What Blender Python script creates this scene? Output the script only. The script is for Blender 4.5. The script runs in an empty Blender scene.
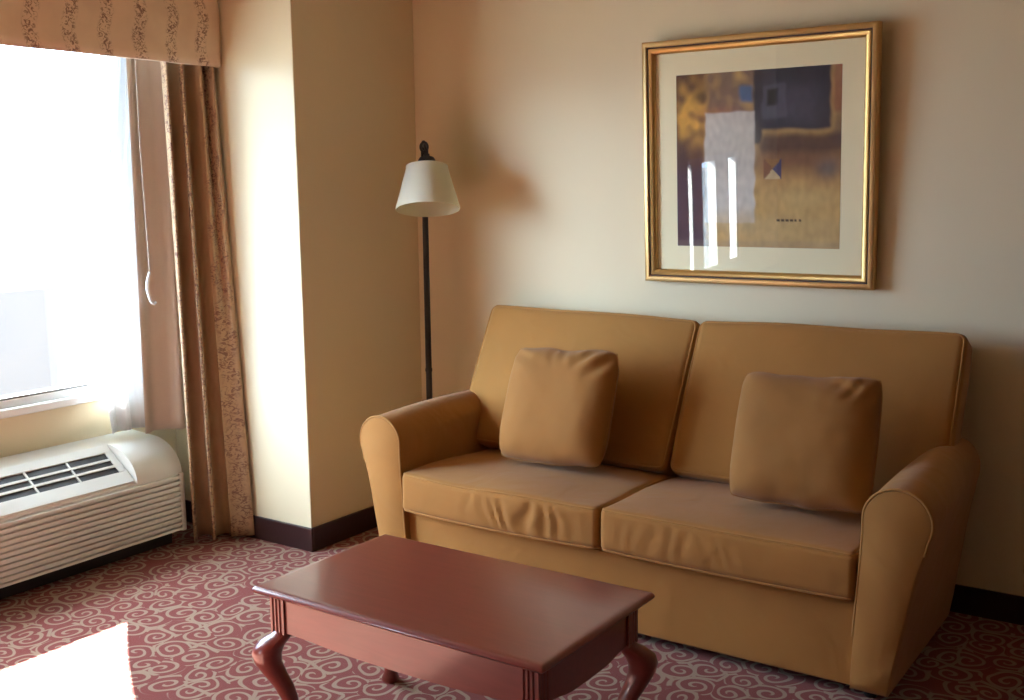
import bpy, bmesh, math, random
from mathutils import Vector, Matrix, noise
from math import sin, cos, pi, radians
random.seed(7)
S = bpy.context.scene
COL = S.collection

# ---------------------------------------------------------------- materials
def new_mat(name):
    m = bpy.data.materials.new(name); m.use_nodes = True
    nt = m.node_tree
    return m, nt, nt.nodes['Principled BSDF']

def N(nt, typ, **kw):
    n = nt.nodes.new(typ)
    for k, v in kw.items():
        if k.startswith('i_'):
            key = k[2:]
            key = int(key) if key.isdigit() else key.replace('_', ' ')
            n.inputs[key].default_value = v
        else:
            setattr(n, k, v)
    return n

def L(nt, a, b): nt.links.new(a, b)

def math_n(nt, op, a, b=None, clamp=False):
    n = nt.nodes.new('ShaderNodeMath'); n.operation = op; n.use_clamp = clamp
    for i, v in enumerate((a, b)):
        if v is None: continue
        if isinstance(v, (int, float)): n.inputs[i].default_value = v
        else: nt.links.new(v, n.inputs[i])
    return n.outputs[0]

def mix_col(nt, fac, a, b):
    n = nt.nodes.new('ShaderNodeMix'); n.data_type = 'RGBA'
    if isinstance(fac, (int, float)): n.inputs[0].default_value = fac
    else: nt.links.new(fac, n.inputs[0])
    for s, v in ((6, a), (7, b)):
        if isinstance(v, tuple): n.inputs[s].default_value = (*v[:3], 1)
        else: nt.links.new(v, n.inputs[s])
    return n.outputs[2]

def simple(name, col, rough=.5, var=.06, scale=6, bump=0., bscale=200, spec=.5, coat=0., metal=0., sheen=0.):
    m, nt, b = new_mat(name)
    tc = N(nt, 'ShaderNodeTexCoord')
    nz = N(nt, 'ShaderNodeTexNoise', i_Scale=scale, i_Detail=3.0); L(nt, tc.outputs['Object'], nz.inputs['Vector'])
    lo = tuple(c * (1 - var) for c in col); hi = tuple(min(1, c * (1 + var)) for c in col)
    L(nt, mix_col(nt, nz.outputs['Fac'], lo, hi), b.inputs['Base Color'])
    b.inputs['Roughness'].default_value = rough; b.inputs['Specular IOR Level'].default_value = spec
    b.inputs['Coat Weight'].default_value = coat; b.inputs['Metallic'].default_value = metal
    b.inputs['Sheen Weight'].default_value = sheen
    if bump:
        n2 = N(nt, 'ShaderNodeTexNoise', i_Scale=bscale, i_Detail=2.0); L(nt, tc.outputs['Object'], n2.inputs['Vector'])
        bp = N(nt, 'ShaderNodeBump', i_Strength=bump, i_Distance=.002); L(nt, n2.outputs['Fac'], bp.inputs['Height'])
        L(nt, bp.outputs[0], b.inputs['Normal'])
    return m

WALL_PAINT = simple('cream_wall_paint', (.76, .648, .435), .75, .02, 2, .15, 260, .25)
CEIL_PAINT = simple('ceiling_paint', (.62, .49, .30), .85, .02, 2, .2, 120, .2)
WALL_TAN = simple('tan_wall_paint', (.30, .165, .065), .75, .03, 2, .15, 260, .25)  # tan picked for its warm bounce; these walls stay out of view
BASE_WOOD = simple('dark_baseboard', (.035, .012, .011), .38, .2, 9, 0, 1)
FRAME_WHITE = simple('white_window_frame', (.8, .81, .8), .4, .02)
PLASTIC = simple('ivory_plastic', (.66, .655, .61), .42, .03, 5, .05, 300, .4)
PLASTIC_DK = simple('dark_plastic', (.02, .022, .027), .5, .1)
BLACK_METAL = simple('black_bronze_metal', (.018, .015, .013), .38, .1, 20, 0, 1, .5)
GOLD = simple('gold_leaf_frame', (.60, .38, .13), .34, .1, 30, .08, 90, .5, 0, .85)
GOLD_PALE = simple('pale_gold_frame', (.66, .43, .17), .40, .08, 30, .08, 90, .5, 0, .75)
GOLD_DARK = simple('dark_sight_edge', (.05, .022, .008), .4, .15, 30)
MAT_BOARD = simple('cream_mat_board', (.95, .87, .58), .85, .015, 40, .05, 600, .2)
EXT_PAVE = simple('pale_pavement', (.13, .15, .165), .9, .1, .6)
EXT_WALL = simple('pale_render', (.088, .068, .056), .9, .05, .5)
EXT_TRIM = simple('white_render', (.42, .45, .47), .9, .03, .5)
EXT_TREE = simple('pale_foliage', (.22, .27, .24), .9, .3, 2)
BRASS_PIN = simple('pale_latch', (.75, .74, .68), .3, .02)
GREY_SEAL = simple('grey_seal', (.2, .2, .21), .6, .03)
ROD = simple('taupe_rod', (.5, .42, .36), .3, .02)
WAND = simple('clear_white_wand', (.8, .82, .84), .15, .02)

def fabric(name, col, wr=.35, weave=.25):
    m, nt, b = new_mat(name)
    tc = N(nt, 'ShaderNodeTexCoord')
    n1 = N(nt, 'ShaderNodeTexNoise', i_Scale=5.0, i_Detail=4.0); L(nt, tc.outputs['Object'], n1.inputs['Vector'])
    c = mix_col(nt, n1.outputs['Fac'], tuple(x * .9 for x in col), tuple(x * 1.1 for x in col))
    L(nt, c, b.inputs['Base Color'])
    b.inputs['Roughness'].default_value = .85; b.inputs['Specular IOR Level'].default_value = .25
    b.inputs['Sheen Weight'].default_value = .12; b.inputs['Sheen Roughness'].default_value = .5
    n2 = N(nt, 'ShaderNodeTexNoise', i_Scale=7.0, i_Detail=2.0, i_Distortion=.6); L(nt, tc.outputs['Object'], n2.inputs['Vector'])
    w = N(nt, 'ShaderNodeTexNoise', i_Scale=420.0, i_Detail=1.0); L(nt, tc.outputs['Object'], w.inputs['Vector'])
    b1 = N(nt, 'ShaderNodeBump', i_Strength=wr, i_Distance=.02); L(nt, n2.outputs['Fac'], b1.inputs['Height'])
    b2 = N(nt, 'ShaderNodeBump', i_Strength=weave, i_Distance=.001); L(nt, w.outputs['Fac'], b2.inputs['Height'])
    L(nt, b1.outputs[0], b2.inputs['Normal']); L(nt, b2.outputs[0], b.inputs['Normal'])
    return m

SOFA = fabric('tan_twill', (.375, .168, .038))
SOFA_PIPE = fabric('tan_twill_piping', (.40, .19, .048), .05)
PILLOW_FAB = fabric('tan_pillow_twill', (.335, .148, .034), .3)

def cherry():
    m, nt, b = new_mat('cherry_veneer')
    tc = N(nt, 'ShaderNodeTexCoord')
    mp = N(nt, 'ShaderNodeMapping'); mp.inputs['Scale'].default_value = (2.5, 22, 22); L(nt, tc.outputs['Object'], mp.inputs['Vector'])
    n1 = N(nt, 'ShaderNodeTexNoise', i_Scale=2.0, i_Detail=6.0, i_Distortion=1.2); L(nt, mp.outputs[0], n1.inputs['Vector'])
    L(nt, mix_col(nt, n1.outputs['Fac'], (.165, .021, .014), (.235, .036, .024)), b.inputs['Base Color'])
    b.inputs['Roughness'].default_value = .36
    b.inputs['Coat Weight'].default_value = .7; b.inputs['Coat Roughness'].default_value = .13
    return m
CHERRY = cherry()

def carpet():
    m, nt, b = new_mat('scroll_carpet')
    tc = N(nt, 'ShaderNodeTexCoord')
    nz = N(nt, 'ShaderNodeTexNoise', i_Scale=12.0, i_Detail=0.0); L(nt, tc.outputs['Object'], nz.inputs['Vector'])
    n5 = N(nt, 'ShaderNodeTexNoise', i_Scale=4.5, i_Detail=0.0); L(nt, tc.outputs['Object'], n5.inputs['Vector'])
    off = N(nt, 'ShaderNodeVectorMath', operation='MULTIPLY_ADD')
    L(nt, nz.outputs['Color'], off.inputs[0]); off.inputs[1].default_value = (.026, .026, 0); L(nt, tc.outputs['Object'], off.inputs[2])
    of2 = N(nt, 'ShaderNodeVectorMath', operation='MULTIPLY_ADD')
    L(nt, n5.outputs['Color'], of2.inputs[0]); of2.inputs[1].default_value = (.05, .05, 0); L(nt, off.outputs[0], of2.inputs[2])
    P = of2.outputs[0]
    sc = 9.0
    v = N(nt, 'ShaderNodeTexVoronoi', voronoi_dimensions='2D', i_Scale=sc, i_Randomness=.62); L(nt, P, v.inputs['Vector'])
    ve = N(nt, 'ShaderNodeTexVoronoi', voronoi_dimensions='2D', feature='DISTANCE_TO_EDGE', i_Scale=sc, i_Randomness=.62); L(nt, P, ve.inputs['Vector'])
    d = N(nt, 'ShaderNodeVectorMath', operation='SUBTRACT'); L(nt, P, d.inputs[0]); L(nt, v.outputs['Position'], d.inputs[1])
    xyz = N(nt, 'ShaderNodeSeparateXYZ'); L(nt, d.outputs[0], xyz.inputs[0])
    r = math_n(nt, 'SQRT', math_n(nt, 'ADD', math_n(nt, 'MULTIPLY', xyz.outputs[0], xyz.outputs[0]), math_n(nt, 'MULTIPLY', xyz.outputs[1], xyz.outputs[1])))
    th = math_n(nt, 'DIVIDE', math_n(nt, 'ARCTAN2', xyz.outputs[1], xyz.outputs[0]), 2 * pi)
    rgb = N(nt, 'ShaderNodeSeparateColor'); L(nt, v.outputs['Color'], rgb.inputs[0])
    hand = math_n(nt, 'SUBTRACT', math_n(nt, 'MULTIPLY', math_n(nt, 'GREATER_THAN', rgb.outputs[0], .45), 2), 1)
    s = math_n(nt, 'ADD', math_n(nt, 'ADD', math_n(nt, 'MULTIPLY', th, hand), math_n(nt, 'DIVIDE', r, .0335)), rgb.outputs[1])
    s = math_n(nt, 'ABSOLUTE', math_n(nt, 'SUBTRACT', math_n(nt, 'FRACT', s), .5))
    mr = N(nt, 'ShaderNodeMapRange', interpolation_type='SMOOTHSTEP', i_1=.135, i_2=.215, i_3=1.0, i_4=0.0); L(nt, s, mr.inputs[0])
    inside = N(nt, 'ShaderNodeMapRange', interpolation_type='SMOOTHSTEP', i_1=.068, i_2=.074, i_3=1.0, i_4=0.0); L(nt, r, inside.inputs[0])
    core = N(nt, 'ShaderNodeMapRange', interpolation_type='SMOOTHSTEP', i_1=.004, i_2=.008); L(nt, r, core.inputs[0])
    spiral = math_n(nt, 'MULTIPLY', math_n(nt, 'MULTIPLY', mr.outputs[0], inside.outputs[0]), core.outputs[0])
    ed = N(nt, 'ShaderNodeMapRange', interpolation_type='SMOOTHSTEP', i_1=.04, i_2=.08, i_3=1.0, i_4=0.0); L(nt, ve.outputs['Distance'], ed.inputs[0])
    ef = math_n(nt, 'GREATER_THAN', nz.outputs['Fac'], .52)
    line = math_n(nt, 'MAXIMUM', spiral, math_n(nt, 'MULTIPLY', ed.outputs[0], ef))
    fz = N(nt, 'ShaderNodeTexNoise', i_Scale=350.0, i_Detail=2.0); L(nt, tc.outputs['Object'], fz.inputs['Vector'])
    ground = mix_col(nt, fz.outputs['Fac'], (.15, .024, .021), (.24, .047, .041))
    lines = mix_col(nt, fz.outputs['Fac'], (.25, .165, .115), (.385, .27, .195))
    L(nt, mix_col(nt, line, ground, lines), b.inputs['Base Color'])
    b.inputs['Roughness'].default_value = .95; b.inputs['Specular IOR Level'].default_value = .1
    b.inputs['Sheen Weight'].default_value = .15
    bp = N(nt, 'ShaderNodeBump', i_Strength=.5, i_Distance=.003); L(nt, fz.outputs['Fac'], bp.inputs['Height']); L(nt, bp.outputs[0], b.inputs['Normal'])
    return m
CARPET = carpet()

def glass(name, tint=(1, 1, 1), rough=0.0, refl=.045):
    m = bpy.data.materials.new(name); m.use_nodes = True; nt = m.node_tree
    nt.nodes.remove(nt.nodes['Principled BSDF'])
    t = N(nt, 'ShaderNodeBsdfTransparent'); t.inputs[0].default_value = (*tint, 1)
    g = N(nt, 'ShaderNodeBsdfGlossy'); g.inputs['Roughness'].default_value = rough
    lw = N(nt, 'ShaderNodeLayerWeight'); fr = math_n(nt, 'ADD', math_n(nt, 'MULTIPLY', math_n(nt, 'POWER', lw.outputs['Facing'], 5), .9), refl)
    mx = N(nt, 'ShaderNodeMixShader'); L(nt, fr, mx.inputs[0]); L(nt, t.outputs[0], mx.inputs[1]); L(nt, g.outputs[0], mx.inputs[2])
    L(nt, mx.outputs[0], nt.nodes['Material Output'].inputs['Surface'])
    return m
GLASS = glass('window_glass', (.97, .99, .99))
PIC_GLASS = glass('picture_glass')

def cloth(name, col, trans, uvpat=False, tfac=.35, gain=(1, 1, 1)):
    """woven cloth: diffuse reflection mixed with translucent transmission"""
    m, nt, b = new_mat(name)
    out = nt.nodes['Material Output']
    if uvpat:
        uv = N(nt, 'ShaderNodeUVMap'); uv.uv_map = 'UVMap'
        sep = N(nt, 'ShaderNodeSeparateXYZ'); L(nt, uv.outputs[0], sep.inputs[0])
        U, V = sep.outputs[0], sep.outputs[1]          # metres across and down the cloth
        wob = N(nt, 'ShaderNodeTexNoise', i_Scale=14.0, i_Detail=2.0); L(nt, uv.outputs[0], wob.inputs['Vector'])
        u2 = math_n(nt, 'ADD', U, math_n(nt, 'MULTIPLY', math_n(nt, 'SINE', math_n(nt, 'MULTIPLY', V, 34)), .010))
        fr = math_n(nt, 'ABSOLUTE', math_n(nt, 'SUBTRACT', math_n(nt, 'FRACT', math_n(nt, 'DIVIDE', u2, .15)), .5))
        band = N(nt, 'ShaderNodeMapRange', interpolation_type='SMOOTHSTEP', i_1=.10, i_2=.24, i_3=1.0, i_4=0.0); L(nt, fr, band.inputs[0])
        leaf = N(nt, 'ShaderNodeTexNoise', i_Scale=70.0, i_Detail=3.0, i_Distortion=1.5); L(nt, uv.outputs[0], leaf.inputs['Vector'])
        lm = N(nt, 'ShaderNodeMapRange', interpolation_type='SMOOTHSTEP', i_1=.46, i_2=.62); L(nt, leaf.outputs['Fac'], lm.inputs[0])
        vine = math_n(nt, 'MULTIPLY', band.outputs[0], lm.outputs[0])
        soft = N(nt, 'ShaderNodeTexNoise', i_Scale=9.0, i_Detail=3.0); L(nt, uv.outputs[0], soft.inputs['Vector'])
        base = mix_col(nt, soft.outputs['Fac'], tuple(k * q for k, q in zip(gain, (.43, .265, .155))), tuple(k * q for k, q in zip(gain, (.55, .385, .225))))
        cc = mix_col(nt, math_n(nt, 'MULTIPLY', vine, .8), base, (.17, .075, .06))
    else:
        tc = N(nt, 'ShaderNodeTexCoord')
        nz = N(nt, 'ShaderNodeTexNoise', i_Scale=300.0); L(nt, tc.outputs['Object'], nz.inputs['Vector'])
        cc = mix_col(nt, nz.outputs['Fac'], tuple(x * .95 for x in col), tuple(min(1, x * 1.05) for x in col))
    L(nt, cc, b.inputs['Base Color']); b.inputs['Roughness'].default_value = .8; b.inputs['Specular IOR Level'].default_value = .2
    tr = N(nt, 'ShaderNodeBsdfTranslucent')
    if trans: tr.inputs[0].default_value = (*trans, 1)
    else: L(nt, cc, tr.inputs[0])
    mx = N(nt, 'ShaderNodeMixShader'); mx.inputs[0].default_value = tfac
    L(nt, b.outputs[0], mx.inputs[1]); L(nt, tr.outputs[0], mx.inputs[2]); L(nt, mx.outputs[0], out.inputs['Surface'])
    return m
DRAPE = cloth('vine_stripe_drapery', None, None, True, .06)
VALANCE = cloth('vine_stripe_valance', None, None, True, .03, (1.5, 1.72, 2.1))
LINING = cloth('taupe_lining', (.62, .51, .42), (.5, .40, .31), tfac=.12)
SHEER = cloth('white_sheer', (.84, .85, .86), (.80, .80, .80), tfac=.42)
SHADE = cloth('parchment_shade', (.86, .84, .74), (.92, .88, .62), tfac=.5)

# ---------------------------------------------------------------- helpers
def sst(a, b, x):
    t = max(0, min(1, (x - a) / (b - a))) if a != b else float(x > a)
    return t * t * (3 - 2 * t)
def obj(name, bm, mat, parent=None, smooth=True, mods=()):
    me = bpy.data.meshes.new(name); bmesh.ops.recalc_face_normals(bm, faces=bm.faces[:]); bm.to_mesh(me); bm.free()
    for m in (mat if isinstance(mat, (list, tuple)) else [mat]): me.materials.append(m)
    if smooth:
        me.polygons.foreach_set('use_smooth', [True] * len(me.polygons))
        me.set_sharp_from_angle(angle=radians(38))
    o = bpy.data.objects.new(name, me); COL.objects.link(o)
    if parent: o.parent = parent
    return o
def empty(name, loc=(0, 0, 0), rot=(0, 0, 0)):
    o = bpy.data.objects.new(name, None); COL.objects.link(o); o.location = loc; o.rotation_euler = rot; o.empty_display_size = .1
    return o
def tag(o, label, cat, group=None):
    o['label'] = label; o['category'] = cat
    if group: o['group'] = group
    return o
def struct(o): o['kind'] = 'structure'; return o

def box(bm, lo, hi, bevel=0., M=None, mi=0):
    r = bmesh.ops.create_cube(bm, size=1); vs = r['verts']
    for v in vs:
        v.co = Vector([(lo[i] + hi[i]) / 2 + v.co[i] * (hi[i] - lo[i]) for i in range(3)])
    if bevel:
        es = list({e for v in vs for e in v.link_edges})
        rr = bmesh.ops.bevel(bm, geom=es, offset=bevel, segments=2, affect='EDGES', profile=.5)
        vs = list({v for f in rr['faces'] for v in f.verts} | {v for v in vs if v.is_valid})
    if M: 
        for v in vs: v.co = M @ v.co
    return vs
def tube(bm, pts, r, n=10, closed=False, cap=True):
    pts = [Vector(p) for p in pts]; rings = []; m = len(pts); up = None
    rad = r if callable(r) else (lambda i: r)
    for i, p in enumerate(pts):
        a = pts[(i - 1) % m] if (closed or i > 0) else p
        b = pts[(i + 1) % m] if (closed or i < m - 1) else p
        t = (b - a).normalized()
        if up is None:
            up = Vector((0, 0, 1)) if abs(t.z) < .9 else Vector((1, 0, 0))
        u = (up - t * up.dot(t)).normalized(); w = t.cross(u); up = u
        rings.append([bm.verts.new(p + (u * cos(2 * pi * k / n) + w * sin(2 * pi * k / n)) * rad(i)) for k in range(n)])
    for i in range(m if closed else m - 1):
        A, B = rings[i], rings[(i + 1) % m]
        for k in range(n): bm.faces.new((A[k], A[(k + 1) % n], B[(k + 1) % n], B[k]))
    if cap and not closed: bm.faces.new(rings[0][::-1]); bm.faces.new(rings[-1])
def lathe(bm, prof, c=(0, 0, 0), n=40, M=None):
    rings = []
    for r, z in prof:
        rings.append([bm.verts.new((c[0] + r * cos(2 * pi * k / n), c[1] + r * sin(2 * pi * k / n), c[2] + z)) for k in range(n)] if r > 1e-6 else [bm.verts.new((c[0], c[1], c[2] + z))])
    for A, B in zip(rings, rings[1:]):
        for k in range(n):
            q = [A[k % len(A)], A[(k + 1) % len(A)], B[(k + 1) % len(B)], B[k % len(B)]]
            f = []
            for v in q:
                if v not in f: f.append(v)
            if len(f) > 2: bm.faces.new(f)
    if M:
        for R_ in rings:
            for v in R_: v.co = M @ v.co
def loft(bm, rings, closed_ring=True, caps=True):
    R_ = [[bm.verts.new(p) for p in r] for r in rings]; n = len(R_[0])
    for A, B in zip(R_, R_[1:]):
        for k in range(n if closed_ring else n - 1): bm.faces.new((A[k], A[(k + 1) % n], B[(k + 1) % n], B[k]))
    if caps: bm.faces.new(R_[0][::-1]); bm.faces.new(R_[-1])
    return R_

def cushion(size, r, crown=(0, 0, 0), n=22, k=5, fn=None):
    """rounded, crowned box centred on the origin"""
    h = [s / 2 for s in size]; bm = bmesh.new()
    def samples(a):
        c = [-(h[a] - r) + 2 * (h[a] - r) * i / n for i in range(n + 1)]
        e = [r * math.tan(pi / 4 * i / k) for i in range(1, k + 1)]
        return [-(h[a] - r) - x for x in reversed(e)] + c + [h[a] - r + x for x in e]
    for ax in range(3):
        A, B = (ax + 1) % 3, (ax + 2) % 3
        sa, sb = samples(A), samples(B)
        for sg in (-1, 1):
            g = []
            for a in sa:
                row = []
                for b in sb:
                    q = [0, 0, 0]; q[A] = a; q[B] = b; q[ax] = sg * h[ax]
                    q = Vector(q); inn = Vector([max(-(h[i] - r), min(h[i] - r, q[i])) for i in range(3)])
                    p = inn + (q - inn).normalized() * r
                    u = [p[i] / h[i] for i in range(3)]
                    o = Vector([crown[i] * u[i] * max(0, 1 - u[(i + 1) % 3] ** 2) ** .7 * max(0, 1 - u[(i + 2) % 3] ** 2) ** .7 for i in range(3)])
                    p = p + o
                    if fn: p = fn(p, u)
                    row.append(bm.verts.new(p))
                g.append(row)
            for i in range(len(sa) - 1):
                for j in range(len(sb) - 1): bm.faces.new((g[i][j], g[i + 1][j], g[i + 1][j + 1], g[i][j + 1]))
    bmesh.ops.remove_doubles(bm, verts=bm.verts[:], dist=1e-5)
    return bm
def rrect(a, b, r, n=6):
    """rounded rectangle outline, half sizes a, b"""
    out = []
    for cx, cy, s in ((a - r, b - r, 0), (-a + r, b - r, 1), (-a + r, -b + r, 2), (a - r, -b + r, 3)):
        for i in range(n + 1):
            t = pi / 2 * (s + i / n); out.append((cx + r * cos(t), cy + r * sin(t)))
    return out
def densify(p, step):
    out = []
    for i in range(len(p)):
        a, b = Vector(p[i]), Vector(p[(i + 1) % len(p)])
        m = max(1, int((b - a).length / step))
        out += [a.lerp(b, k / m) for k in range(m)]
    return out

# ---------------------------------------------------------------- room
XW, YB, XC, YC = -4.05, 3.93, -3.208, 3.18      # window wall, back wall, boxed column corner
XR, YF, ZC = 2.2, -2.8, 2.52
WIN = (.95, 3.02, .655, 2.22)                  # y0, y1, z0, z1
WIN2 = (-1.85, -.77, .26, 1.28)

bm = bmesh.new(); box(bm, (XW - .15, YF - .15, -.1), (XR + .15, YB + .15, 0)); struct(obj('floor', bm, CARPET, smooth=False))
bm = bmesh.new(); box(bm, (XW - .15, YF - .15, ZC), (XR + .15, YB + .15, ZC + .1)); struct(obj('ceiling', bm, CEIL_PAINT, smooth=False))
bm = bmesh.new(); box(bm, (XW - .15, YB, 0), (XR + .15, YB + .15, ZC)); struct(obj('wall_back', bm, WALL_PAINT, smooth=False))
bm = bmesh.new(); box(bm, (XR, YF, 0), (XR + .15, YB, ZC)); struct(obj('wall_right', bm, WALL_TAN, smooth=False))
bm = bmesh.new(); box(bm, (XW - .15, YF - .15, 0), (XR + .15, YF, ZC)); struct(obj('wall_front', bm, WALL_TAN, smooth=False))
bm = bmesh.new(); box(bm, (XW, YC, 0), (XC, YB, ZC), .004); struct(obj('wall_corner', bm, WALL_PAINT, smooth=False))
bm = bmesh.new()
a, b_ = XW - .15, XW
cuts = [(YF, WIN2), (WIN2[1], WIN)]
box(bm, (a, YF, 0), (b_, WIN2[0], ZC)); box(bm, (a, WIN2[1], 0), (b_, WIN[0], ZC)); box(bm, (a, WIN[1], 0), (b_, YB, ZC))
for w in (WIN, WIN2):
    box(bm, (a, w[0], 0), (b_, w[1], w[2])); box(bm, (a, w[0], w[3]), (b_, w[1], ZC))
struct(obj('wall_left', bm, WALL_PAINT, smooth=False))

def baseboard(name, pts):
    """pts: floor points of the wall line with the outward (room-side) direction taken from each segment"""
    bm = bmesh.new()
    for (x0, y0), (x1, y1), (nx, ny) in pts:
        lo = (min(x0, x1, x0 + nx * .014, x1 + nx * .014), min(y0, y1, y0 + ny * .014, y1 + ny * .014), 0)
        hi = (max(x0, x1, x0 + nx * .014, x1 + nx * .014), max(y0, y1, y0 + ny * .014, y1 + ny * .014), .10)
        box(bm, lo, hi, .003)
    return struct(obj(name, bm, BASE_WOOD, smooth=False))
baseboard('baseboard_back', [((XC + .014, YB), (XR, YB), (0, -1))])
baseboard('baseboard_corner', [((XW, YC), (XC + .014, YC), (0, -1)), ((XC, YC), (XC, YB), (1, 0))])
baseboard('baseboard_left', [((XW, YF), (XW, YC - .014), (1, 0))])
baseboard('baseboard_right', [((XR, YF), (XR, YB), (-1, 0))])

def window(name, w, mull):
    y0, y1, z0, z1 = w; root = struct(empty(name, (XW, (y0 + y1) / 2, z0)))
    def part(nm, bm, m):
        o = obj(nm, bm, m, root, smooth=False); o.matrix_parent_inverse = Matrix.Translation(-root.location); return o
    bm = bmesh.new(); xo, xi = XW - .09, XW - .012
    for lo, hi in (((xo, y0, z0), (xi, y1, z0 + .035)), ((xo, y0, z1 - .05), (xi, y1, z1)), ((xo, y0, z0 + .035), (xi, y0 + .045, z1 - .05)), ((xo, y1 - .022, z0 + .035), (xi, y1, z1 - .05))):
        box(bm, lo, hi, .004)
    for my, mw in mull: box(bm, (xo, my - mw, z0 + .035), (xi, my + mw, z1 - .05), .004)
    part('window_frame', bm, FRAME_WHITE)
    bm = bmesh.new(); box(bm, (XW - .055, y0 + .03, z0 + .03), (XW - .049, y1 - .02, z1 - .03)); part('window_pane', bm, GLASS)
    bm = bmesh.new(); box(bm, (XW - .012, y0, z0 - .03), (XW + .022, y1 + .03, z0 + .004), .006); part('window_sill', bm, FRAME_WHITE)
    bm = bmesh.new(); box(bm, (XW - .05, y0 + .045, z0 + .034), (XW - .014, y1 - .03, z0 + .044)); part('gasket', bm, GREY_SEAL)
    return root
window('window_1', WIN, ())
window('unseen_window', WIN2, ((-.975, .105), (-1.50, .14)))  # out-of-view window added for the light and streaks reflected in the picture glass

# ---------------------------------------------------------------- curtains
def curtain(name, mat, top, bot, zt, zb, fold, nu=170, nv=30, thick=.003, anchor=None, ustretch=1.0, parent=None):
    """hanging cloth. top/bot: plan end points; fold(u, v) -> offset across the cloth"""
    bm = bmesh.new(); uvl = bm.loops.layers.uv.new('UVMap')
    T0, T1, B0, B1 = (Vector((*p, 0)) for p in (top[0], top[1], bot[0], bot[1]))
    g = []; uvs = {}
    for j in range(nv + 1):
        v = j / nv; row = []; z = zt + (zb - zt) * v; s = 0; last = None
        for i in range(nu + 1):
            u = i / nu
            A = T0.lerp(B0, v); B = T1.lerp(B1, v)
            d = (B - A).normalized(); nrm = Vector((d.y, -d.x, 0))
            o = fold(u, v)
            p = A.lerp(B, u) + nrm * o[0] + d * o[1]; p.z = z + (o[2] if len(o) > 2 else 0)
            if last is not None: s += ((p - last).xy).length
            last = p
            vert = bm.verts.new(p); row.append(vert); uvs[vert] = (s, z)
        if anchor is not None:                                   # a stripe centre falls on this column
            s0 = uvs[row[int(anchor * nu)]][0]
            for vert in row: uvs[vert] = ((uvs[vert][0] - s0) * ustretch + .075, uvs[vert][1])
        g.append(row)
    for j in range(nv):
        for i in range(nu):
            f = bm.faces.new((g[j][i], g[j][i + 1], g[j + 1][i + 1], g[j + 1][i]))
            for l in f.loops: l[uvl].uv = uvs[l.vert]
    o = obj(name, bm, mat, parent)
    md = o.modifiers.new('thickness', 'SOLIDIFY'); md.thickness = thick; md.offset = 0
    return o

def wavy(parts, grow=0.):
    def f(u, v):
        a = sum(A * sin(2 * pi * (k * u) + ph + dr * v) for A, k, ph, dr in parts)
        return (a * (1 + grow * v), 0)
    return f

def sheer_fold(u, v):
    a = .012 * sin(2 * pi * 4 * u + .4 + .5 * v) * (1 + .4 * v) + .006 * sin(2 * pi * 9 * u + 1 + .3 * v)
    return (a, -.064 * (1 - u) * sin(pi * v ** 1.6))
o = curtain('sheer_curtain', SHEER, ((-3.965, 2.945), (-3.94, 3.12)), ((-3.955, 2.772), (-3.93, 3.06)), 2.22, .495, sheer_fold)
tag(o, 'white sheer curtain gathered at the window edge, behind the taupe lining', 'curtain')
def lin(u, v):
    return (.016 * sin(2 * pi * (1.3 * u) + 2.0 + .6 * v) + .007 * sin(2 * pi * 3.2 * u + 1.2 * v) + .012 * v * sin(2 * pi * u * 2 + .5), 0)
o = curtain('curtain_lining', LINING, ((-3.83, 2.866), (-3.80, 3.10)), ((-3.875, 2.880), (-3.80, 3.12)), 2.22, .485, lin)
tag(o, 'plain taupe curtain lining hanging to the top of the air conditioner', 'curtain')
def dr(u, v):
    w = 1 - sst(.50, .66, u)
    a = w * .046 * sin(2 * pi * u / .30 + .35) + (1 - w) * (1 - .85 * sst(.1, .8, v)) * .030 * sin(2 * pi * u / .22 + .6)
    a += .008 * sin(2 * pi * 5.3 * u + .7 - .8 * v) * (1 - .7 * v)
    return (a, w * .022 * sin(2 * pi * u / .30 + 1.9))
o = curtain('window_drape', DRAPE, ((-3.735, 2.955), (-3.652, 3.162)), ((-3.725, 2.985), (-3.535, 3.162)), 2.22, .018, dr, 220, 40, anchor=.80, ustretch=.62)
tag(o, 'brown drape with a vine stripe, hanging to the carpet beside the column', 'curtain')
root = tag(empty('valance', (-3.70, 1.9, 2.0)), 'padded brown valance with a vine stripe above the window', 'valance')
def vfold(u, v): return (.004 * sin(2 * pi * 7 * u + 1) * v + .006 * (1 - (2 * v - 1) ** 2), 0, 0)
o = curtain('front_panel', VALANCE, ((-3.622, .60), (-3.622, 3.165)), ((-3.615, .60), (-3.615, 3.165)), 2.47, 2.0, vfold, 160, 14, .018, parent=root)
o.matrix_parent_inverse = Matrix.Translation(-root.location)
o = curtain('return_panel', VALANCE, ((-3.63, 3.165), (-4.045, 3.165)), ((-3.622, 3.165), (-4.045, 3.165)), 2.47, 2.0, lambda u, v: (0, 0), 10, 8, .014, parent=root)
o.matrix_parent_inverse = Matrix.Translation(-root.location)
bm = bmesh.new(); box(bm, (-4.048, .60, 2.45), (-3.635, 3.155, 2.47)); o = obj('dust_board', bm, FRAME_WHITE, root, False); o.matrix_parent_inverse = Matrix.Translation(-root.location)
bm = bmesh.new()
for x in (-3.70, -3.82, -3.955): tube(bm, [(x, .62, 2.235), (x, 3.15, 2.235)], .009)
o = obj('curtain_rail', bm, FRAME_WHITE, root); o.matrix_parent_inverse = Matrix.Translation(-root.location)
bm = bmesh.new(); p = [(-3.80, 2.93 + .045 * i / 20, 1.98 - 1.02 * 0) for i in range(1)]

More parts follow.
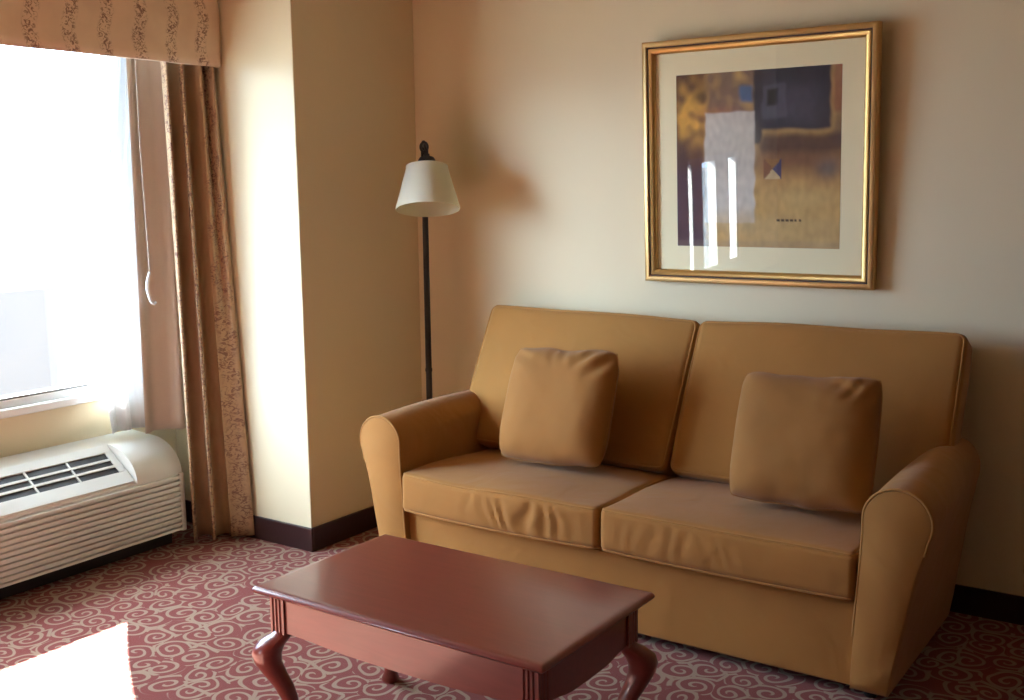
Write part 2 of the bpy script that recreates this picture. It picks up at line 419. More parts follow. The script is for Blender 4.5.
wroot = tag(empty('curtain_wand', (-3.80, 2.895, 2.2)), 'thin clear wand with a white handle hanging on the taupe lining', 'wand')
bm = bmesh.new(); tube(bm, [(0, 0, 0), (.004, -.006, -.5), (.016, -.005, -1.04)], .0022, 8); obj('rod', bm, ROD, wroot)
bm = bmesh.new(); pts = [(.016, -.005 - .016 * sin(pi * i / 14), -1.03 - .125 * i / 14) for i in range(15)]
tube(bm, pts + [(.017, .007, -1.162), (.018, .017, -1.156)], lambda i: .0055 + .002 * sin(pi * min(i, 14) / 14), 10); obj('handle', bm, WAND, wroot)

# ---------------------------------------------------------------- through-wall air conditioner
AC = tag(empty('air_conditioner', (-3.89, 2.415, 0)), 'ivory through-wall air conditioner unit below the window', 'air conditioner')
def ac(nm, bm, m, par=AC, smooth=True):
    o = obj(nm, bm, m, par, smooth)
    w = AC.location if par is AC else par.matrix_parent_inverse.inverted().translation
    o.matrix_parent_inverse = Matrix.Translation(-AC.location) if par is AC else Matrix.Identity(4)
    return o
Y0, Y1 = 1.875, 2.955
def prof(kind):
    if kind == 'round':
        top = [(-3.728, .32)]
        for i in range(1, 13):
            t = pi / 2 * i / 12; top.append((-3.728 - .185 * (1 - cos(t)), .32 + .142 * sin(t)))
    else:
        a, b = Vector((-3.733, .328)), Vector((-3.913, .460))
        top = [tuple(a.lerp(b, i / 12)) for i in range(13)]
        top[0] = (-3.728, .32)
    return [(-4.045, .07), (-3.735, .07)] + top + [(-4.045, .470)]
bm = bmesh.new(); rings = []
for y, kd, ins in ((Y0, 'round', .012), (Y0 + .012, 'round', 0), (Y0 + .229, 'round', 0), (Y0 + .232, 'flat', 0), (Y1 - .232, 'flat', 0), (Y1 - .229, 'round', 0), (Y1 - .012, 'round', 0), (Y1 - .003, 'round', .004), (Y1, 'round', .013)):
    rings.append([(x - ins * (1 if x > -4 else 0), y, z - (ins if z > .3 else 0)) for x, z in prof(kd)])
loft(bm, rings); ac('body', bm, PLASTIC)
# ribbed front grille (one sawtooth sheet)
bm = bmesh.new(); n = 11; pr = []
for i in range(n):
    z0 = .072 + i * .0224
    pr += [(-3.726, z0), (-3.712, z0 + .004), (-3.714, z0 + .0135), (-3.728, z0 + .0150), (-3.729, z0 + .0215)]
sec = pr + [(-3.735, .32), (-3.735, .070)]
loft(bm, [[(x, Y0 + .02, z) for x, z in sec], [(x, Y1 - .028, z) for x, z in sec]]); ac('front_grille', bm, PLASTIC, smooth=False)
bm = bmesh.new(); box(bm, (-3.735, Y1 - .028, .068), (-3.7165, Y1 - .004, .320), .004); ac('grille_end_cap', bm, PLASTIC)
bm = bmesh.new(); box(bm, (-3.735, Y0 + .004, .068), (-3.713, Y0 + .02, .322), .004); ac('grille_end_cap', bm, PLASTIC)
# slanted outlet panel with slats
a, b_ = Vector((-3.735, 0, .330)), Vector((-3.911, 0, .459)); d = (b_ - a).normalized(); nn = Vector((-d.z, 0, d.x)) * -1
if nn.z < 0: nn = -nn
Ms = Matrix(((d.x, 0, nn.x, a.x), (0, 1, 0, 0), (d.z, 0, nn.z, a.z), (0, 0, 0, 1))); Ls = (b_ - a).length
bm = bmesh.new(); ya, yb = Y0 + .24, Y1 - .24
s0, s1 = .062, .176
for lo, hi in (((.0, ya, -.004), (s0, yb, .006)), ((s1, ya, -.004), (Ls, yb, .006)), ((s0, ya, -.004), (s1, ya + .03, .006)), ((s0, yb - .03, -.004), (s1, yb, .006))):
    box(bm, lo, hi, .0015, Ms)
vp = ac('outlet_panel', bm, PLASTIC, smooth=False)
bm = bmesh.new(); box(bm, (s0 - .002, ya + .028, -.0035), (s1 + .002, yb - .028, .0005), 0, Ms); ac('outlet_opening', bm, PLASTIC_DK, smooth=False)
bm = bmesh.new()
for i in range(1, 3):
    c = s0 + (s1 - s0) * i / 3
    box(bm, (c - .0055, ya + .029, .001), (c + .005, yb - .029, .0055), 0, Ms)
for k in range(1, 3):
    c = ya + .03 + (yb - ya - .06) * k / 3
    box(bm, (s0, c - .004, .0012), (s1, c + .004, .0062), 0, Ms)
ac('outlet_grille', bm, PLASTIC, smooth=False)
bm = bmesh.new(); box(bm, (-3.758, 2.845, .381), (-3.752, 2.89, .389), .002); ac('latch', bm, BRASS_PIN)
bm = bmesh.new(); box(bm, (-4.045, Y0 + .03, 0), (-3.80, Y1 - .02, .07)); ac('subbase', bm, PLASTIC_DK, smooth=False)

# ---------------------------------------------------------------- floor lamp
LX, LY = -2.992, 3.715
lamp = tag(empty('floor_lamp', (LX, LY, 0)), 'black floor lamp with a small white shade, behind the left sofa arm', 'lamp')
bm = bmesh.new(); lathe(bm, [(0, 0), (.115, 0), (.118, .006), (.115, .014), (.06, .022), (.022, .03), (.016, .045), (0, .046)]); obj('base', bm, BLACK_METAL, lamp)
bm = bmesh.new(); lathe(bm, [(0, .04), (.0135, .04), (.0135, .70), (.0155, .705), (.0155, .715), (.0135, .72), (.0125, 1.565), (0, 1.566)], n=24); obj('pole', bm, BLACK_METAL, lamp)
view = Vector((-LX, -LY, 0)).normalized()
axis = Vector((view.y, -view.x, 0))
side = Vector((-view.y, view.x, 0))                             # to the right as the sofa faces
HC = view * .105 + side * .012; HZ = 1.585                       # the head hangs in front of the pole
tilt = Matrix.Translation((HC.x, HC.y, HZ)) @ Matrix.Rotation(radians(15), 4, axis) @ Matrix.Translation((0, 0, -HZ))
def tp(x, y, z): return tilt @ Vector((x, y, z))
sh = bmesh.new(); lathe(sh, [(.133, 1.404), (.134, 1.408), (.086, HZ), (.0845, HZ), (.1325, 1.408), (.131, 1.404), (.133, 1.404)], n=56, M=tilt); shade = obj('lamp_shade', sh, SHADE, lamp)
bm = bmesh.new(); lathe(bm, [(.087, HZ - .005), (.0885, HZ), (.087, HZ + .003), (.0835, HZ + .001), (.0835, HZ - .005), (.087, HZ - .005)], n=56, M=tilt)
for k in range(3):
    t = 2 * pi * k / 3
    tube(bm, [tp(.012 * cos(t), .012 * sin(t), HZ - .001), tp(.085 * cos(t), .085 * sin(t), HZ - .003)], .0018, 6)
obj('spider_ring', bm, SHADE, shade)
bm = bmesh.new(); lathe(bm, [(0, HZ - .045), (.014, HZ - .04), (.02, HZ - .004), (.035, HZ), (.036, HZ + .030), (.030, HZ + .039), (.014, HZ + .043), (.012, HZ + .055), (0, HZ + .056)], n=28, M=tilt); obj('socket_cap', bm, BLACK_METAL, lamp)
top = tp(0, 0, HZ + .05); mid = Vector((0, 0, 1.655))
bm = bmesh.new()
tube(bm, [top, top + Vector((0, 0, .022)), top.lerp(mid, .5) + Vector((0, 0, .035)), mid + Vector((0, 0, .018)), mid], .0075, 12)
obj('knuckle_arm', bm, BLACK_METAL, lamp)
bm = bmesh.new(); c = top + Vector((0, 0, .034)) - side * .010
tube(bm, [c + side * cos(2 * pi * i / 20) * .015 + Vector((0, 0, 1)) * sin(2 * pi * i / 20) * .020 for i in range(20)], .0048, 8, closed=True)
obj('switch_ring', bm, BLACK_METAL, lamp)
bm = bmesh.new(); lathe(bm, [(0, 1.562), (.0125, 1.563), (.0125, 1.662), (.016, 1.667), (.016, 1.677), (.010, 1.684), (.007, 1.697), (0, 1.699)], n=20); obj('finial', bm, BLACK_METAL, lamp)
bm = bmesh.new(); lathe(bm, [(0, 1.455), (.018, 1.46), (.030, 1.485), (.026, 1.512), (.015, 1.53), (.014, HZ - .03), (0, HZ - .029)], n=24, M=tilt); obj('bulb', bm, simple('frosted_bulb', (.8, .8, .76), .3, .01), lamp)

# ---------------------------------------------------------------- framed print
PW, PH, T_ = .895, .912, radians(2.6)
pic = tag(empty('framed_print', (-1.575, YB - .036, 1.125), (T_, 0, 0)), 'abstract art print in a gold frame on the wall above the sofa', 'picture')
def ringframe(bm, steps, cz):
    """steps: (inset, height towards the room); picture plane is local XZ, room side is -Y"""
    R_ = []
    for ins, h in steps:
        a, b = PW / 2 - ins, PH / 2 - ins
        R_.append([bm.verts.new(p) for p in ((-a, -h, cz - b), (a, -h, cz - b), (a, -h, cz + b), (-a, -h, cz + b))])
    for A, B in zip(R_, R_[1:]):
        for k in range(4): bm.faces.new((A[k], A[(k + 1) % 4], B[(k + 1) % 4], B[k]))
cz = PH / 2
bm = bmesh.new(); ringframe(bm, [(.0, -.030), (.0, .006), (.003, .010), (.010, .012), (.018, .012), (.021, .009), (.021, -.030), (0, -.030)], cz); obj('outer_frame', bm, GOLD_PALE, pic)
bm = bmesh.new(); ringframe(bm, [(.021, -.02), (.021, .005), (.0265, .004), (.0265, -.02), (.021, -.02)], cz); obj('dark_groove', bm, GOLD_DARK, pic)
bm = bmesh.new(); ringframe(bm, [(.0265, -.02), (.0265, .006), (.030, .009), (.037, .007), (.046, .0), (.048, -.004), (.048, -.02), (.0265, -.02)], cz); obj('inner_frame', bm, GOLD, pic)
bm = bmesh.new(); box(bm, (-PW / 2 + .045, .016, .045), (PW / 2 - .045, .020, PH - .045)); obj('mat_board', bm, MAT_BOARD, pic, False)
bm = bmesh.new(); box(bm, (-PW / 2 + .047, .002, .047), (PW / 2 - .047, .004, PH - .047)); obj('glass_pane', bm, PIC_GLASS, pic, False)
bm = bmesh.new(); box(bm, (-PW / 2 + .01, .022, .01), (PW / 2 - .01, .029, PH - .01)); obj('backing', bm, BASE_WOOD, pic, False)

# the print: colours laid on a fine grid
def rectm(x, y, x0, y0, x1, y1, s=.012): return sst(x0 - s, x0 + s, x) * (1 - sst(x1 - s, x1 + s, x)) * sst(y0 - s, y0 + s, y) * (1 - sst(y1 - s, y1 + s, y))
def blob(x, y, cx, cy, rx, ry, p=1.0): return math.exp(-(((x - cx) / rx) ** 2 + ((y - cy) / ry) ** 2) * p)
def srgb(r, g, b): return tuple(((c / 255) / 12.92 if c < 10 else (((c / 255) + .055) / 1.055) ** 2.4) for c in (r, g, b))
def art(x, y):
    """x right 0..1, y down 0..1"""
    n1 = noise.noise((x * 5, y * 5, 1)); n2 = noise.noise((x * 14, y * 14, 4)); n3 = noise.noise((x * 34, y * 20, 9))
    wx, wy = x + n2 * .012, y + n1 * .02
    c = Vector(srgb(204, 162, 90))
    def lay(col, m):
        nonlocal c
        c = c.lerp(Vector(srgb(*col)), max(0, min(1, m)))
    lay((205, 172, 108), .5 + .6 * n1); lay((160, 120, 66), max(0, n2) * .9)
    lay((172, 122, 66), rectm(wx, wy, .5, .42, 1.1, .75, .1) * .55)
    lay((120, 82, 60), blob(wx, wy, .75, .50, .35, .09) * .9)
    lay((206, 180, 120), blob(wx, wy, .8, .72, .3, .1) * .7)
    lay((196, 170, 118), rectm(wx, wy, .32, .82, 1.1, 1.1, .05) * .6)
    # left plum band and gold burst
    lay((74, 42, 42), rectm(wx, wy, -.1, -.1, .19, 1.1, .03))
    lay((74, 44, 66), rectm(wx, wy, -.1, .55, .17, 1.1, .05) * .7)
    lay((222, 168, 70), blob(wx, wy, .12, .22, .11, .15) * (1.25 + 2.2 * n2))
    lay((96, 72, 40), blob(wx, wy, .16, .12, .05, .04) * .9)
    # upper middle, rust greys with a blue fleck
    lay((132, 108, 88), rectm(wx, wy, .20, -.1, .50, .28, .03) * (.85 + n2))
    lay((150, 84, 66), blob(wx, wy, .30, .24, .16, .05) * .7)
    lay((70, 112, 158), rectm(wx, wy, .405, .08, .482, .17, .015) * .9)
    # slate block with a small black window
    lay((52, 54, 66), rectm(wx, wy, .49, -.1, .94, .34, .015))
    lay((44, 44, 54), rectm(wx, wy, .49, -.1, .535, .41, .012))
    lay((84, 86, 98), rectm(wx, wy, .54, .085, .68, .28, .012) * .9)
    lay((12, 12, 16), rectm(wx, wy, .57, .11, .63, .20, .012))
    lay((96, 98, 110), rectm(wx, wy, .66, .1, .86, .3, .06) * .35)
    lay((70, 44, 44), rectm(wx, wy, .53, .36, 1.1, .46, .03) * .85)
    lay((150, 98, 70), rectm(wx, wy, .95, -.1, 1.1, .26, .02) * .9)
    lay((90, 66, 66), rectm(wx, wy, .95, .26, 1.1, .42, .03) * .6)
    lay((104, 100, 100), blob(wx, wy, .93, .55, .07, .06) * .8)
    # pale doorway panel
    lay((206, 202, 192), rectm(wx, y + n2 * .006, .185, .225, .495, .86, .008) * .96)
    lay((204, 200, 186), blob(x, y, .38, .42, .12, .14) * .5)
    lay((196, 176, 130), rectm(x, y, .2, .80, .5, .9, .05) * .6)
    # little hourglass motif
    if .535 < x < .68 and .48 < y < .64:
        u, v = (x - .605) / .052, (y - .553) / .058
        if abs(u) <= 1 and abs(v) <= 1:
            if abs(v) > abs(u): lay((206, 186, 140) if v > 0 else (150, 110, 60), .9)
            else: lay((54, 62, 108) if u > 0 else (130, 84, 58), .9)
    # row of tiny dark dashes
    if .63 < x < .79 and .835 < y < .853 and (x * 38) % 1 < .62: lay((50, 36, 30), .85)
    lay((150, 132, 118), rectm(x, y, -.1, .965, 1.1, 1.1, .02) * .3)
    k = 1 + .16 * n3 + .08 * n1
    return [max(0, min(1, q * k)) for q in c]
bm = bmesh.new(); cl = bm.loops.layers.float_color.new('print_ink'); n = 150
ax0, ax1, az0, az1 = -.315, .318, .140, .782
g = [[bm.verts.new((ax0 + (ax1 - ax0) * i / n, .0155, az0 + (az1 - az0) * (1 - j / n))) for i in range(n + 1)] for j in range(n + 1)]
cg = [[art(i / n, j / n) for i in range(n + 1)] for j in range(n + 1)]
for j in range(n):
    for i in range(n):
        f = bm.faces.new((g[j][i], g[j + 1][i], g[j + 1][i + 1], g[j][i + 1]))
        for l, (jj, ii) in zip(f.loops, ((j, i), (j + 1, i), (j + 1, i + 1), (j, i + 1))): l[cl] = (*cg[jj][ii], 1)
m, nt, b = new_mat('art_print'); at = N(nt, 'ShaderNodeAttribute', attribute_name='print_ink'); L(nt, at.outputs['Color'], b.inputs['Base Color']); b.inputs['Roughness'].default_value = .7
obj('art_sheet', bm, m, pic, False)

# ---------------------------------------------------------------- sofa
sofa = tag(empty('sofa', (-1.745, 3.45, 0)), 'tan two-seat sofa with rolled arms against the back wall', 'sofa')
def sp(nm, bm, m, par=sofa, smooth=True):
    o = obj(nm, bm, m, par, smooth)
    if par is sofa: o.matrix_parent_inverse = Matrix.Translation(-sofa.location)
    return o
def at(bm, M):
    for v in bm.verts: v.co = M @ v.co
    return bm
T3 = Matrix.Translation
# arms: profile in x (outward +) / z, right-hand arm, swept front to back
def arm_profile():
    p = [(-.116, .035), (-.110, .20), (-.102, .33), (-.094, .45), (-.092, .53)]
    c = Vector((.003, .560))
    for i in range(0, 21):
        t = radians(172 - i * (172 + 28) / 20)
        p.append((c.x + .096 * cos(t), c.y + .095 * sin(t)))
    p += [(.080, .475), (.066, .425), (.052, .36), (.038, .28), (.022, .20), (.006, .11), (-.008, .035)]
    return p
AP = arm_profile()
def make_arm(sx, xc):
    bm = bmesh.new(); rings = []
    cxm = sum(p[0] for p in AP) / len(AP); czm = sum(p[1] for p in AP) / len(AP)
    ys = [(3.052, .955), (3.046, .985), (3.050, 1.0)] if 0 else [(3.040, .93), (3.042, .965), (3.050, .99), (3.062, 1.0)]
    for y, s in ys: rings.append((y, s, 0))
    for i in range(1, 15): rings.append((3.062 + .73 * i / 14, 1.0, .012 * sin(pi * i / 14)))
    R_ = []
    for y, s, dz in rings:
        R_.append([(xc + sx * (cxm + ((x * (1 - .30 * sst(3.1, 3.8, y)) if x > 0 else x) - cxm) * s), y, czm + (z - czm) * s + (dz if z > .4 else 0)) for x, z in AP])
    loft(bm, R_)
    o = sp('arm', bm, SOFA)
    pb = bmesh.new()
    pts = [(xc + sx * (cxm + (x - cxm) * .998), 3.045, czm + (z - czm) * .998) for x, z in AP[1:-6]]
    tube(pb, pts, .0042, 8); w = obj('piping', pb, SOFA_PIPE, o)
    return o
make_arm(1, -.797); make_arm(-1, -2.693)
# base and back frame
bm = cushion((1.74, .62, .27), .012, n=6, k=3); at(bm, T3((-1.745, 3.385, .168))); sp('base', bm, SOFA)
bm = cushion((1.86, .075, .76), .025, n=8, k=4); at(bm, T3((-1.745, 3.885, .43))); sp('back_frame', bm, SOFA)
for x in (-2.62, -.87):
    for y in (3.12, 3.80):
        bm = bmesh.new(); lathe(bm, [(0, 0), (.018, 0), (.026, .05), (0, .05)], (x, y, 0), 16); sp('foot', bm, BLACK_METAL)
# seat cushions
SW, SD, SH = .842, .60, .145
def seat_fn(left):
    def fn(p, u):
        q = p.copy()
        front = sst(.55, 1.0, -u[1])
        q.z += .010 * noise.noise((p.x * 3 + (5 if left else 0), p.y * 3, 0)) * max(0, u[2])
        # gathers pressed into the front border
        c, w = (.14, .22) if left else (-.16, .34)
        amp = (.0062 if left else .0018) * math.exp(-((p.x - c) / w) ** 2 * 1.6) * front * max(0, 1 - (u[2]) ** 2)
        q.y += amp * sin(p.x * 100 + 4 * p.z + 9 * noise.noise((p.x * 7, p.z * 6, 3))) * (.6 + .8 * noise.noise((p.x * 11, 2, 7)) + .4)
        q.z -= .006 * front * (1 - u[0] ** 2) * (1 if left else .5)
        q.z -= .012 * max(0, u[1]) * max(0, u[2])
        return q
    return fn
def edge_pipe(fn, size, r, crown, which, off):
    """welt round the top or bottom edge of a cushion, following its shape"""
    h = [s / 2 for s in size]
    pts = densify(rrect(h[0] - r * .28, h[1] - r * .28, r * .9, 5), .012)
    out = []
    for x, y in [(p.x, p.y) for p in [Vector((*q, 0)) for q in pts]]:
        z = which * (h[2] - r * .28); p = Vector((x, y, z)); u = [x / h[0], y / h[1], z / h[2]]
        p = p + Vector([crown[i] * u[i] * max(0, 1 - u[(i + 1) % 3] ** 2) ** .7 * max(0, 1 - u[(i + 2) % 3] ** 2) ** .7 for i in range(3)])
        out.append(fn(p, u) if fn else p)
    bm = bmesh.new(); tube(bm, out, off, 6, closed=True); return bm
for left, xc in ((True, -2.172), (False, -1.324)):
    fn = seat_fn(left); cr = (.004, .010, .020)
    M = T3((xc, 3.335, .302 + SH / 2 + .001)) @ Matrix.Rotation(radians(-1.0), 4, 'X')
    bm = cushion((SW, SD, SH), .022, cr, 70, 5, fn); at(bm, M); o = sp('seat_cushion', bm, SOFA)
    for wh in (1, -1):
        pb = edge_pipe(fn, (SW, SD, SH), .022, cr, wh, .0045); at(pb, M); obj('piping', pb, SOFA_PIPE, o)
# back cushions, leaning, spreading over the arms
BW, BT, BH = .955, .130, .592
for left, xc in ((True, -2.225), (False, -1.262)):
    cr = (.004, .028, .010)
    sgn = -1 if left else 1
    def fn(p, u, s=sgn):
        q = p.copy(); q.y += .008 * noise.noise((p.x * 3 + s * 4, p.z * 3, 2)); q.z += .006 * noise.noise((p.x * 4, s, 1)) * max(0, u[2])
        return q
    M = T3((xc, 3.711, .712)) @ Matrix.Rotation(radians(-27), 4, 'X') @ Matrix.Rotation(radians(-.6 * sgn), 4, 'Y')
    bm = cushion((BW, BT, BH), .030, cr, 26, 5, fn); at(bm, M); o = sp('back_cushion', bm, SOFA)
    S_ = Matrix.Rotation(radians(90), 4, 'X')
    for wh in (1, -1):
        h = (BW / 2, BT / 2, BH / 2); r = .03; pts = densify(rrect(h[0] - r * .28, h[2] - r * .28, r * .9, 5), .015); out = []
        for p2 in pts:
            p = Vector((p2.x, wh * (h[1] - r * .28), p2.y)); u = [p.x / h[0], p.y / h[1], p.z / h[2]]
            p = p + Vector([cr[i] * u[i] * max(0, 1 - u[(i + 1) % 3] ** 2) ** .7 * max(0, 1 - u[(i + 2) % 3] ** 2) ** .7 for i in range(3)])
            out.append(M @ fn(p, u))
        pb = bmesh.new(); tube(pb, out, .0045, 6, closed=True); obj('piping', pb, SOFA_PIPE, o)

# ---------------------------------------------------------------- throw pillows
def pillow(name, W, H, T, seed, loc, rot, pucker):
    bm = bmesh.new(); n = 56; vs = {}
    def P(i, j, s):
        u, v = -1 + 2 * i / n, -1 + 2 * j / n
        # denser to the rim
        u = sin(u * pi / 2) ; v = sin(v * pi / 2)
        t = (max(0, 1 - abs(u) ** 4.2) ** .55) * (max(0, 1 - abs(v) ** 4.2) ** .55)
        x = u * W / 2 * (1 - .015 * v * v - .045 * v ** 8); z = v * H / 2 * (1 - .010 * u * u - .05 * u ** 8)
        k = .5 + .5 * (1 - .25 * v)
        y = s * T / 2 * t * k
        rim = max(abs(u), abs(v)) ** 3
        w1 = noise.noise((x * 7 + seed, z * 7, s)); w2 = noise.noise((x * 16, z * 16 + seed, s * 2))
        y += s * t * (.006 * w1 + .003 * w2)
        # gathers running in from the seam of the top edge and corners
        for cu, cv, amp, fr, dirx, dirz in pucker:
            g = math.exp(-(((u - cu) / .42) ** 2 + ((v - cv) / .26) ** 2))
            y += s * amp * g * sin((x * dirx + z * dirz) * fr + seed) * (t ** .5)
        z += .010 * rim * noise.noise((x * 9 + seed, z * 4, 0))
        z -= .008 * (1 - u * u) * sst(.5, 1, v)
        return Vector((x, y, z))
    for s in (-1, 1):
        g = [[None] * (n + 1) for _ in range(n + 1)]
        for i in range(n + 1):
            for j in range(n + 1):
                e = i in (0, n) or j in (0, n)
                if e and (i, j) in vs: g[i][j] = vs[(i, j)]; continue
                vv = bm.verts.new(P(i, j, s)); g[i][j] = vv
                if e: vs[(i, j)] = vv
        for i in range(n):
            for j in range(n): bm.faces.new((g[i][j], g[i + 1][j], g[i + 1][j + 1], g[i][j + 1]))
    rim = [vs[(i, 0)].co.copy() for i in range(n)] + [vs[(n, j)].co.copy() for j in range(n)] + [vs[(i, n)].co.copy() for i in range(n, 0, -1)] + [vs[(0, j)].co.copy() for j in range(n, 0, -1)]
    root = empty(name, loc, rot)
    obj('cover', bm, PILLOW_FAB, root)
    pb = bmesh.new(); tube(pb, rim, .0032, 6, closed=True); obj('seam', pb, PILLOW_FAB, root)
    return root
p1 = pillow('throw_pillow', .465, .435, .17, 1.3, (-2.125, 3.395, .697), (radians(-21), radians(-2.5), radians(-3)), [(.78, .80, .016, 62, 1, -.9), (.1, .95, .006, 120, 1, .3), (-.7, .92, .006, 90, .4, 1)])
tag(p1, 'square tan throw pillow on the left seat cushion, top edge puckered', 'pillow', 'tan throw pillows on the sofa')
p2 = pillow('throw_pillow', .455, .425, .19, 4.1, (-1.168, 3.335, .695), (radians(-22), radians(-1.5), radians(2)), [(.55, .92, .014, 60, .5, 1), (.85, .8, .006, 110, 1, -.6)])
tag(p2, 'square tan throw pillow on the right seat cushion, beside the right arm', 'pillow', 'tan throw pillows on the sofa')

# ---------------------------------------------------------------- coffee table
TX0, TX1, TY0, TY1, TZ = -2.180, -1.250, 1.927, 2.472, .45
tab = tag(empty('coffee_table', ((TX0 + TX1) / 2, (TY0 + TY1) / 2, 0)), 'low cherry wood coffee table with curved legs in front of the sofa', 'table')
cx, cy = tab.location.x, tab.location.y
bm = bmesh.new(); a, b_ = (TX1 - TX0) / 2, (TY1 - TY0) / 2; rings = []
for ins, z in ((.030, .420), (.026, .420), (.018, .424), (.014, .429), (.012, .430), (.004, .432), (0, .437), (.001, .443), (.006, .448), (.012, .4495), (.020, .450)):
    rings.append([(x, y, z) for x, y in rrect(a - ins, b_ - ins, .006, 3)])
loft(bm, rings); obj('tabletop', bm, CHERRY, tab)
IN = .034
bm = bmesh.new()
def apron(p0, p1, nrm, drop):
    p0, p1 = Vector(p0), Vector(p1); nr = Vector(nrm); n = 40; Fr = []; 
    for i in range(n + 1):
        t = i / n; p = p0.lerp(p1, t)
        zb = .322 - drop * (sst(.06, .30, t) * (1 - sst(.70, .94, t))) - .006 * sin(pi * t)
        Fr.append([p.to_3d() + Vector((0, 0, .421)), p.to_3d() + Vector((0, 0, zb)), (p - nr * .02).to_3d() + Vector((0, 0, zb)), (p - nr * .02).to_3d() + Vector((0, 0, .421))])
    loft(bm, Fr)
A, B = a - IN - .006, b_ - IN - .006
apron((-A + .04, -B), (A - .04, -B), (0, -1), .006); obj('apron', bm, CHERRY, tab)
bm = bmesh.new(); apron((-A + .04, B), (A - .04, B), (0, 1), .006); obj('apron', bm, CHERRY, tab)
bm = bmesh.new(); apron((-A, -B + .04), (-A, B - .04), (-1, 0), .010); obj('apron', bm, CHERRY, tab)
bm = bmesh.new(); apron((A, -B + .04), (A, B - .04), (1, 0), .010); obj('apron', bm, CHERRY, tab)
def leg(sx, sy):
    bm = bmesh.new(); w = .050; c0 = (a - IN - w / 2, b_ - IN - w / 2)
    # fluted post: square with three grooves on each outer face
    def face(s):
        o = [(-w / 2, 0)]
        for g in (-.013, 0, .013): o += [(g - .0045, 0), (g - .002, -.004), (g + .002, -.004), (g + .0045, 0)]
        return o
    sec = []
    for x, d in face(1): sec.append((x, -(w / 2) - d))        # outer face at y = -w/2 (grooves go in)
    sec.append((w / 2, -w / 2))
    for x, d in face(1)[1:]: sec.append((w / 2 + d, x))
    sec += [(w / 2, w / 2), (-w / 2, w / 2)]
    flip = lambda x, y: (x * sx, y * -sy)
    loft(bm, [[(sx * c0[0] + flip(x, y)[0], sy * c0[1] + flip(x, y)[1], z) for x, y in sec] for z in (.422, .318)])
    # cabriole part: rounded square section along an S curve in the diagonal plane
    path = [(.000, .322, .026), (.006, .312, .029), (.024, .298, .036), (.042, .280, .039), (.050, .258, .038), (.046, .232, .0345), (.030, .200, .030), (.010, .165, .026), (-.004, .130, .0225), (-.014, .098, .0195), (-.018, .070, .018), (-.013, .046, .018), (.002, .026, .021), (.012, .014, .025), (.014, .004, .025), (.014, 0, .022)]
    D = Vector((sx, sy, 0)).normalized(); E_ = Vector((-sy, sx, 0)).normalized(); rings = []
    for k, (o, z, r) in enumerate(path):
        c = Vector((sx * c0[0], sy * c0[1], z)) + D * o
        ring = []
        for i in range(16):
            t = 2 * pi * i / 16; q = 1 / (abs(cos(t)) ** 3 + abs(sin(t)) ** 3) ** (1 / 3)
            q = 1 + (q - 1) * .6
            X = cos(t + pi / 4) * q * r; Y = sin(t + pi / 4) * q * r
            ring.append(c + D * X + E_ * Y)
        rings.append(ring)
    loft(bm, rings)
    return obj('leg', bm, CHERRY, tab)
for sx in (-1, 1):
    for sy in (-1, 1): leg(sx, sy)

# ---------------------------------------------------------------- outdoors
bm = bmesh.new(); box(bm, (-80, -60, -3.4), (-4.3, 60, -3.2)); o = obj('ground', bm, EXT_PAVE, smooth=False); struct(o)
bm = bmesh.new(); box(bm, (XW - .85, .2, 2.34), (XW - .15, YB, 2.46)); struct(obj('sun_blocker', bm, EXT_TRIM, smooth=False))  # unseen overhang added to cut the sun patch on the floor
bld = tag(empty('building', (-22, 12.8, -3.2)), 'pale low building outside, washed out by daylight beyond the window', 'building')
bm = bmesh.new(); box(bm, (-3, -9, 0), (3, 1.2, 2.9)); obj('facade', bm, EXT_WALL, bld, False)
bm = bmesh.new(); box(bm, (-3, -9, 2.9), (3, 2.0, 3.1)); obj('roof', bm, EXT_TRIM, bld, False)
bm = bmesh.new(); box(bm, (2.0, 1.2, 0), (3.1, 1.9, 2.9)); obj('corner_pier', bm, EXT_TRIM, bld, False)

# ---------------------------------------------------------------- light
SKY, SKY_HIGH, EXTRA_GLOW, EXTRA_GLOW_AZ = 6.5, 14.0, 18.0, 38.0
w = bpy.data.worlds.new('daylight'); S.world = w; w.use_nodes = True; nt = w.node_tree
bg = nt.nodes['Background']
tcw = N(nt, 'ShaderNodeTexCoord')
sxyz = N(nt, 'ShaderNodeSeparateXYZ'); L(nt, tcw.outputs['Generated'], sxyz.inputs[0])
def ramp(v, a, b, c, d):
    mr = N(nt, 'ShaderNodeMapRange', interpolation_type='SMOOTHSTEP', i_1=a, i_2=b, i_3=c, i_4=d); L(nt, v, mr.inputs[0]); return mr.outputs[0]
azim = math_n(nt, 'ARCTAN2', math_n(nt, 'MULTIPLY', sxyz.outputs[0], -1), math_n(nt, 'MULTIPLY', sxyz.outputs[1], -1))
daz = math_n(nt, 'ABSOLUTE', math_n(nt, 'SUBTRACT', azim, radians(EXTRA_GLOW_AZ)))
extra_glow = math_n(nt, 'MULTIPLY', ramp(daz, radians(4), radians(15), 1, 0), math_n(nt, 'MULTIPLY', ramp(sxyz.outputs[2], .0, .03, 0, 1), ramp(sxyz.outputs[2], .45, .75, 1, 0)))  # bright patch added to the sky, out of view, to light the back wall
sky = ramp(sxyz.outputs[2], .05, .65, SKY, SKY_HIGH)             # brighter overhead
L(nt, mix_col(nt, extra_glow, mix_col(nt, ramp(sxyz.outputs[2], .05, .5, 0, 1), (.66, 1.0, 1.52), (.86, 1.0, 1.16)), (.74, 1.0, 1.32)), bg.inputs[0])
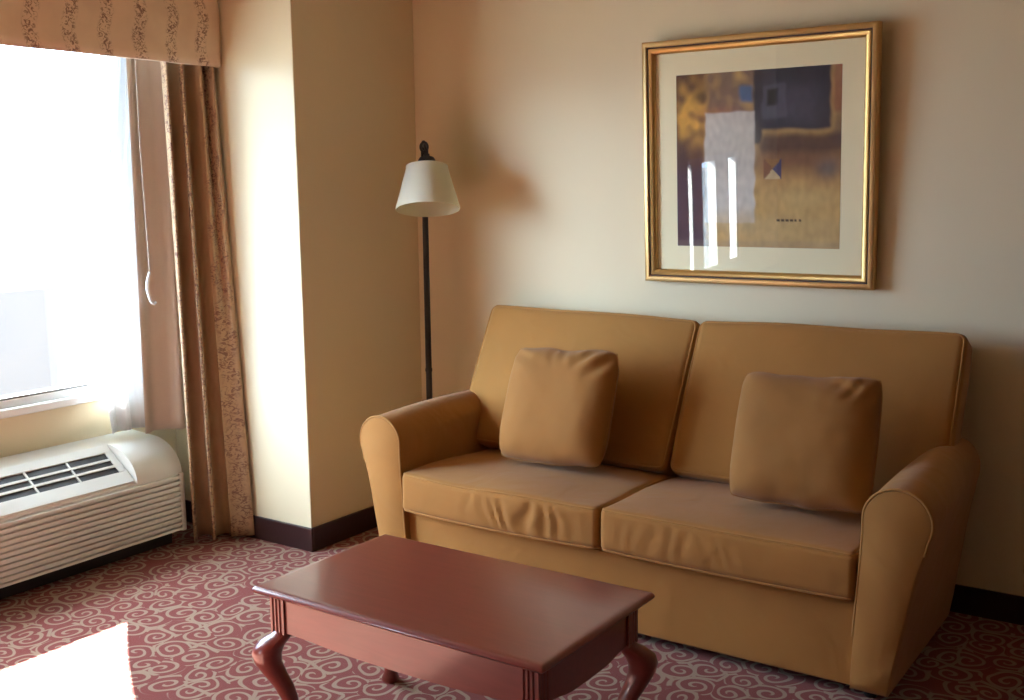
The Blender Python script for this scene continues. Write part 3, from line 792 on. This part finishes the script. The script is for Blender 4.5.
L(nt, math_n(nt, 'ADD', math_n(nt, 'MULTIPLY', extra_glow, EXTRA_GLOW), sky), bg.inputs[1])
sd = bpy.data.lights.new('sun', 'SUN'); sd.energy = 68; sd.angle = radians(.53); sd.color = (1, 1, .93)
so = bpy.data.objects.new('sun', sd); COL.objects.link(so)
az = Vector((.53, -.36, 0)).normalized(); el = radians(34.3)
so.rotation_euler = (Vector((az.x * cos(el), az.y * cos(el), -sin(el)))).to_track_quat('-Z', 'Y').to_euler()
for nm, ww in (('portal', WIN), ('portal', WIN2)):
    ld = bpy.data.lights.new(nm, 'AREA'); ld.shape = 'RECTANGLE'; ld.size = ww[3] - ww[2]; ld.size_y = ww[1] - ww[0]; ld.cycles.is_portal = True
    lo = bpy.data.objects.new('window_portal', ld); COL.objects.link(lo); lo.location = (XW - .14, (ww[0] + ww[1]) / 2, (ww[2] + ww[3]) / 2)
    lo.rotation_euler = Vector((1, 0, 0)).to_track_quat('-Z', 'Y').to_euler()
    lo.rotation_euler = (0, radians(-90), 0)

# ---------------------------------------------------------------- camera
f = 1100.0
cam = bpy.data.cameras.new('camera'); co = bpy.data.objects.new('camera', cam); COL.objects.link(co); S.camera = co
cam.sensor_fit = 'HORIZONTAL'; cam.sensor_width = 36; cam.lens = 36 * f / 1024; cam.clip_start = .05; cam.clip_end = 300
pt, yw, rl = radians(8.45), radians(34.45), radians(-.69)
fw = Vector((-sin(yw) * cos(pt), cos(yw) * cos(pt), -sin(pt))); rt = Vector((cos(yw), sin(yw), 0)); up = rt.cross(fw)
r2 = rt * cos(rl) + up * sin(rl); u2 = -rt * sin(rl) + up * cos(rl)
Mx = Matrix((( r2.x, u2.x, -fw.x, 0), (r2.y, u2.y, -fw.y, 0), (r2.z, u2.z, -fw.z, 1.5), (0, 0, 0, 1)))
co.matrix_world = Mx

vs = S.view_settings; vs.view_transform = 'Standard'; vs.look = 'None'; vs.gamma = 1; vs.use_curve_mapping = False; vs.exposure = 0.75
S.cycles.use_denoising = True
